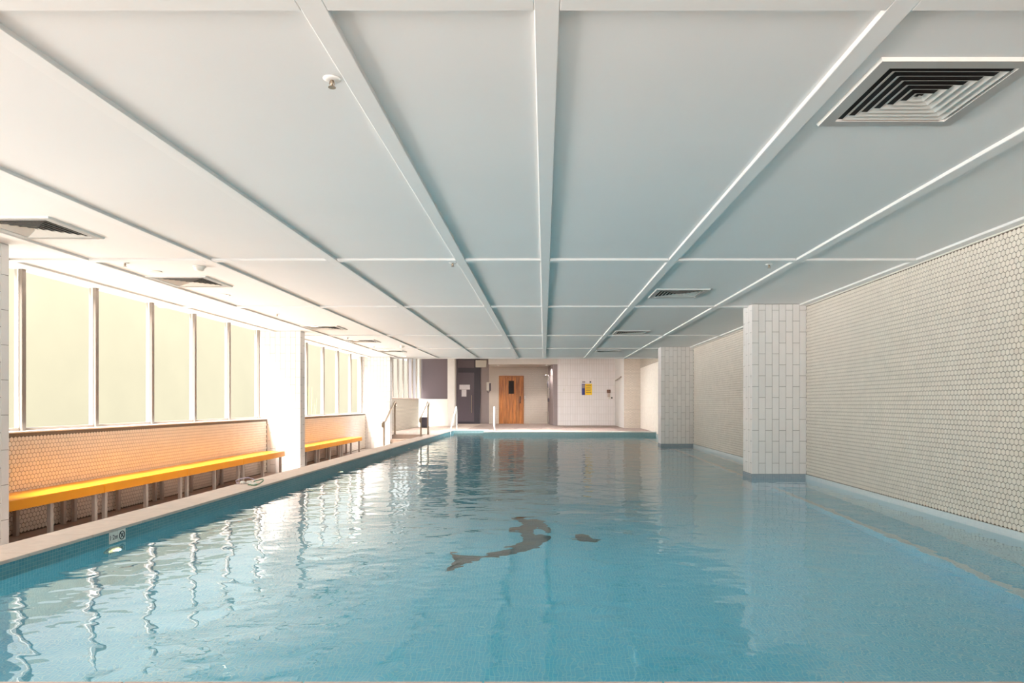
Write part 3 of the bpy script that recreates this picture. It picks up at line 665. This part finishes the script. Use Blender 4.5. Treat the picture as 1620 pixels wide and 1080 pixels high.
# far left: low wall, fluted window, dark glazing
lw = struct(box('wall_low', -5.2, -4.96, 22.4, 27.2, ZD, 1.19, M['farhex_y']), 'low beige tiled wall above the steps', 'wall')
box('wall_end', -5.2, -4.955, 22.36, 22.4, ZD, 1.19, M['plaster'], lw)
bev('wall_cap', -5.22, -4.94, 22.34, 27.22, 1.19, 1.24, 0.01, M['coping'], lw)
w4 = struct(empty('window_4', (-5.08, 24.2, 1.24)), 'bright window of white vertical strips above the low wall', 'window')
box('pane', -0.02, 0.0, -2.2, 4.3, 0.0, 1.88, M['frost_far'], w4)
for k in range(8):
    yy = -2.1 + k * 0.86
    bev('fin', 0.0, 0.05, yy - 0.06, yy + 0.06, 0.0, 1.88, 0.004, M['leg'], w4)
struct(box('wall_left_far', -5.4, -5.08, 20.36, 22.0, ZW, 3.12, M['plaster']), 'white wall behind the last column', 'wall')
YG = 28.5
struct(box('wall_panel', -5.3, -3.96, YG, YG + 0.12, ZD, 1.15, M['pale']), 'pale panel below the dark window', 'wall')
w5 = struct(empty('window_5', (-4.6, YG, 1.15)), 'dark tinted window above the pale panel', 'window')
bev('sill', -0.7, 0.64, -0.06, 0.12, 0.0, 0.075, 0.006, M['white'], w5); box('pane', -0.56, 0.64, 0.03, 0.05, 0.075, 1.97, M['darkglass'], w5); bev('frame', -0.7, -0.56, -0.03, 0.08, 0.075, 1.97, 0.005, M['offwhite'], w5)
struct(bev('trim_3', -3.96, -3.66, YG - 0.3, YG + 0.15, ZD, 3.12, 0.01, M['plaster']), 'pale post between dark window and glass door', 'post')
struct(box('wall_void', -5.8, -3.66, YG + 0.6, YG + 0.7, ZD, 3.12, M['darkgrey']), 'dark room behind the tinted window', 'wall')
tag(MB().bev(-0.14, 0.14, -0.14, 0.14, 0.0, 0.40, 0.02).build('equipment_box', M['frame_dark'], None, (-4.62, 26.6, ZD)), 'small dark grey box on the deck behind the steps rail', 'box')

# ------------------------------------------------------------------ handrails
def steps_rail(x, y, run, dx, foot, top, label):
    """rail falling towards the camera from a post on the deck to a post on the walkway"""
    r = tag(empty('handrail', (x, y, ZD)), label, 'handrail', 'handrails at the steps')
    def p(t, z): return (dx * t, -run * t, z)
    MB().tube([p(-0.05, 0.84), p(-0.09, 0.88), p(-0.07, 0.95), p(0.0, 0.96), p(0.1, 0.90), p(0.86, top + 0.04), p(0.93, top + 0.005), p(1.08, top), p(1.14, top - 0.03), p(1.14, top - 0.1), p(1.09, top - 0.13)], 0.026, 10).build('rail', M['steel'], r, smooth=True)
    for t, z0, z1 in ((0.0, 0.0, 0.95), (1.0, foot, top)):
        q = MB().tube([p(t, z0), p(t, z1)], 0.026, 10).build('post', M['steel'], r, smooth=True)
        MB().lathe([(0.0001, 0), (0.05, 0), (0.05, 0.008), (0.0001, 0.008)], p(t, z0), n=16).build('floor_flange', M['steel'], q)
steps_rail(-4.455, 20.55, 1.4, 0.0, ZW - ZD, 0.40, 'steel handrail on the wall side of the stone steps')
steps_rail(-3.44, 20.4, 1.2, 0.0, 0.0, 0.53, 'steel handrail on the pool side of the stone steps')
def pool_rail(x, y, lean, label):
    r = tag(empty('pool_rail', (x, y, ZD)), label, 'handrail', 'pool entry rails')
    MB().tube([(0, 0.45, 0.0), (0, 0.45, 0.72), (0.0, 0.38, 0.80), (0.0, 0.25, 0.79), (-lean * 0.4, -0.35, 0.25), (-lean * 0.8, -0.6, 0.05), (-lean * 0.9, -0.62, -0.5)], 0.024, 10).build('rail', M['white'], r, smooth=True)
    for yy in (0.45,): MB().lathe([(0.0001, 0), (0.06, 0), (0.05, 0.02), (0.0001, 0.02)], (0, yy, 0), n=16).build('floor_flange', M['steel'], r)
pool_rail(-3.08, 23.75, 0.1, 'slim white pool entry rail at the far left pool corner')
pool_rail(-1.72, 23.3, -0.1, 'slim white pool entry rail at the end of the far kerb')

# ------------------------------------------------------------------ swimming goggles on the coping
def goggles(x, y, rz, strap, rim, label):
    g = tag(empty('swim_goggles', (x, y, ZD), rz), label, 'goggles', 'goggles on the coping')
    for sx in (-0.034, 0.034):
        lens = MB().lathe([(0.0001, 0.034), (0.02, 0.034), (0.027, 0.026), (0.031, 0.010), (0.031, 0.0), (0.0001, 0.0)], (sx, 0, 0.0), n=18).build('lens', M['clear'], g, smooth=True)
        MB().lathe([(0.027, 0.0), (0.034, 0.0), (0.034, 0.010), (0.030, 0.012)], (sx, 0, 0.0), n=18).build('rim', rim, lens, smooth=True)
    MB().tube([(-0.012, 0, 0.012), (0, 0.004, 0.018), (0.012, 0, 0.012)], 0.004, 6).build('nose_bridge', rim, g)
    MB().tube([(0.066, 0, 0.008), (0.10, 0.03, 0.02), (0.085, 0.08, 0.045), (0.03, 0.11, 0.06), (-0.04, 0.115, 0.05), (-0.10, 0.08, 0.03), (-0.095, 0.03, 0.012), (-0.066, 0, 0.008)], 0.006, 6).build('strap', strap, g, smooth=True)
goggles(-3.40, 7.85, 0.5, M['lilac'], M['leg'], 'clear swim goggles with lilac strap on the coping')
goggles(-3.27, 7.72, -0.7, M['green'], M['green'], 'clear swim goggles with green strap at the coping edge')

gw = struct(box('sky_screen_wall', -17.4, -17.0, -25, 150, -2.9, 6.3, M['garden']), 'tall pale screen added outside the frosted windows to hide the sky', 'wall')  # added to block the direct view of bright sky, not its reflection
struct(box('ground_garden', -17.0, -5.7, -25, 150, -3.0, -2.9, M['gground']), 'dark planted ground outside the windows', 'ground')
# ------------------------------------------------------------------ garden seen faintly through the far window bay
def plant(x, y, label):
    p = tag(empty('garden_plant', (x, y, -2.9)), label, 'plant', 'garden plants outside the window')
    mbx = MB()
    for k in range(16):
        a = random.uniform(0, 2 * pi); h = random.uniform(3.4, 4.5); o = random.uniform(0.15, 0.8); wd = 0.04
        ca, sa = cos(a), sin(a); pts = [(0, 0, 0), (o * .3, 0, h * .6), (o, 0, h)]
        v = []
        for i, (rr, _, z) in enumerate(pts):
            ww = wd * (1 - i * 0.45)
            v += [(rr * ca - sa * ww, rr * sa + ca * ww, z), (rr * ca + sa * ww, rr * sa - ca * ww, z)]
        mbx.add(v, [(0, 1, 3, 2), (2, 3, 5, 4)])
    mbx.build('leaves', M['leafm'], p)
plant(-7.0, 19.0, 'pale green grassy plant outside the far windows, first one')
plant(-7.2, 21.2, 'pale green grassy plant outside the far windows, second one')
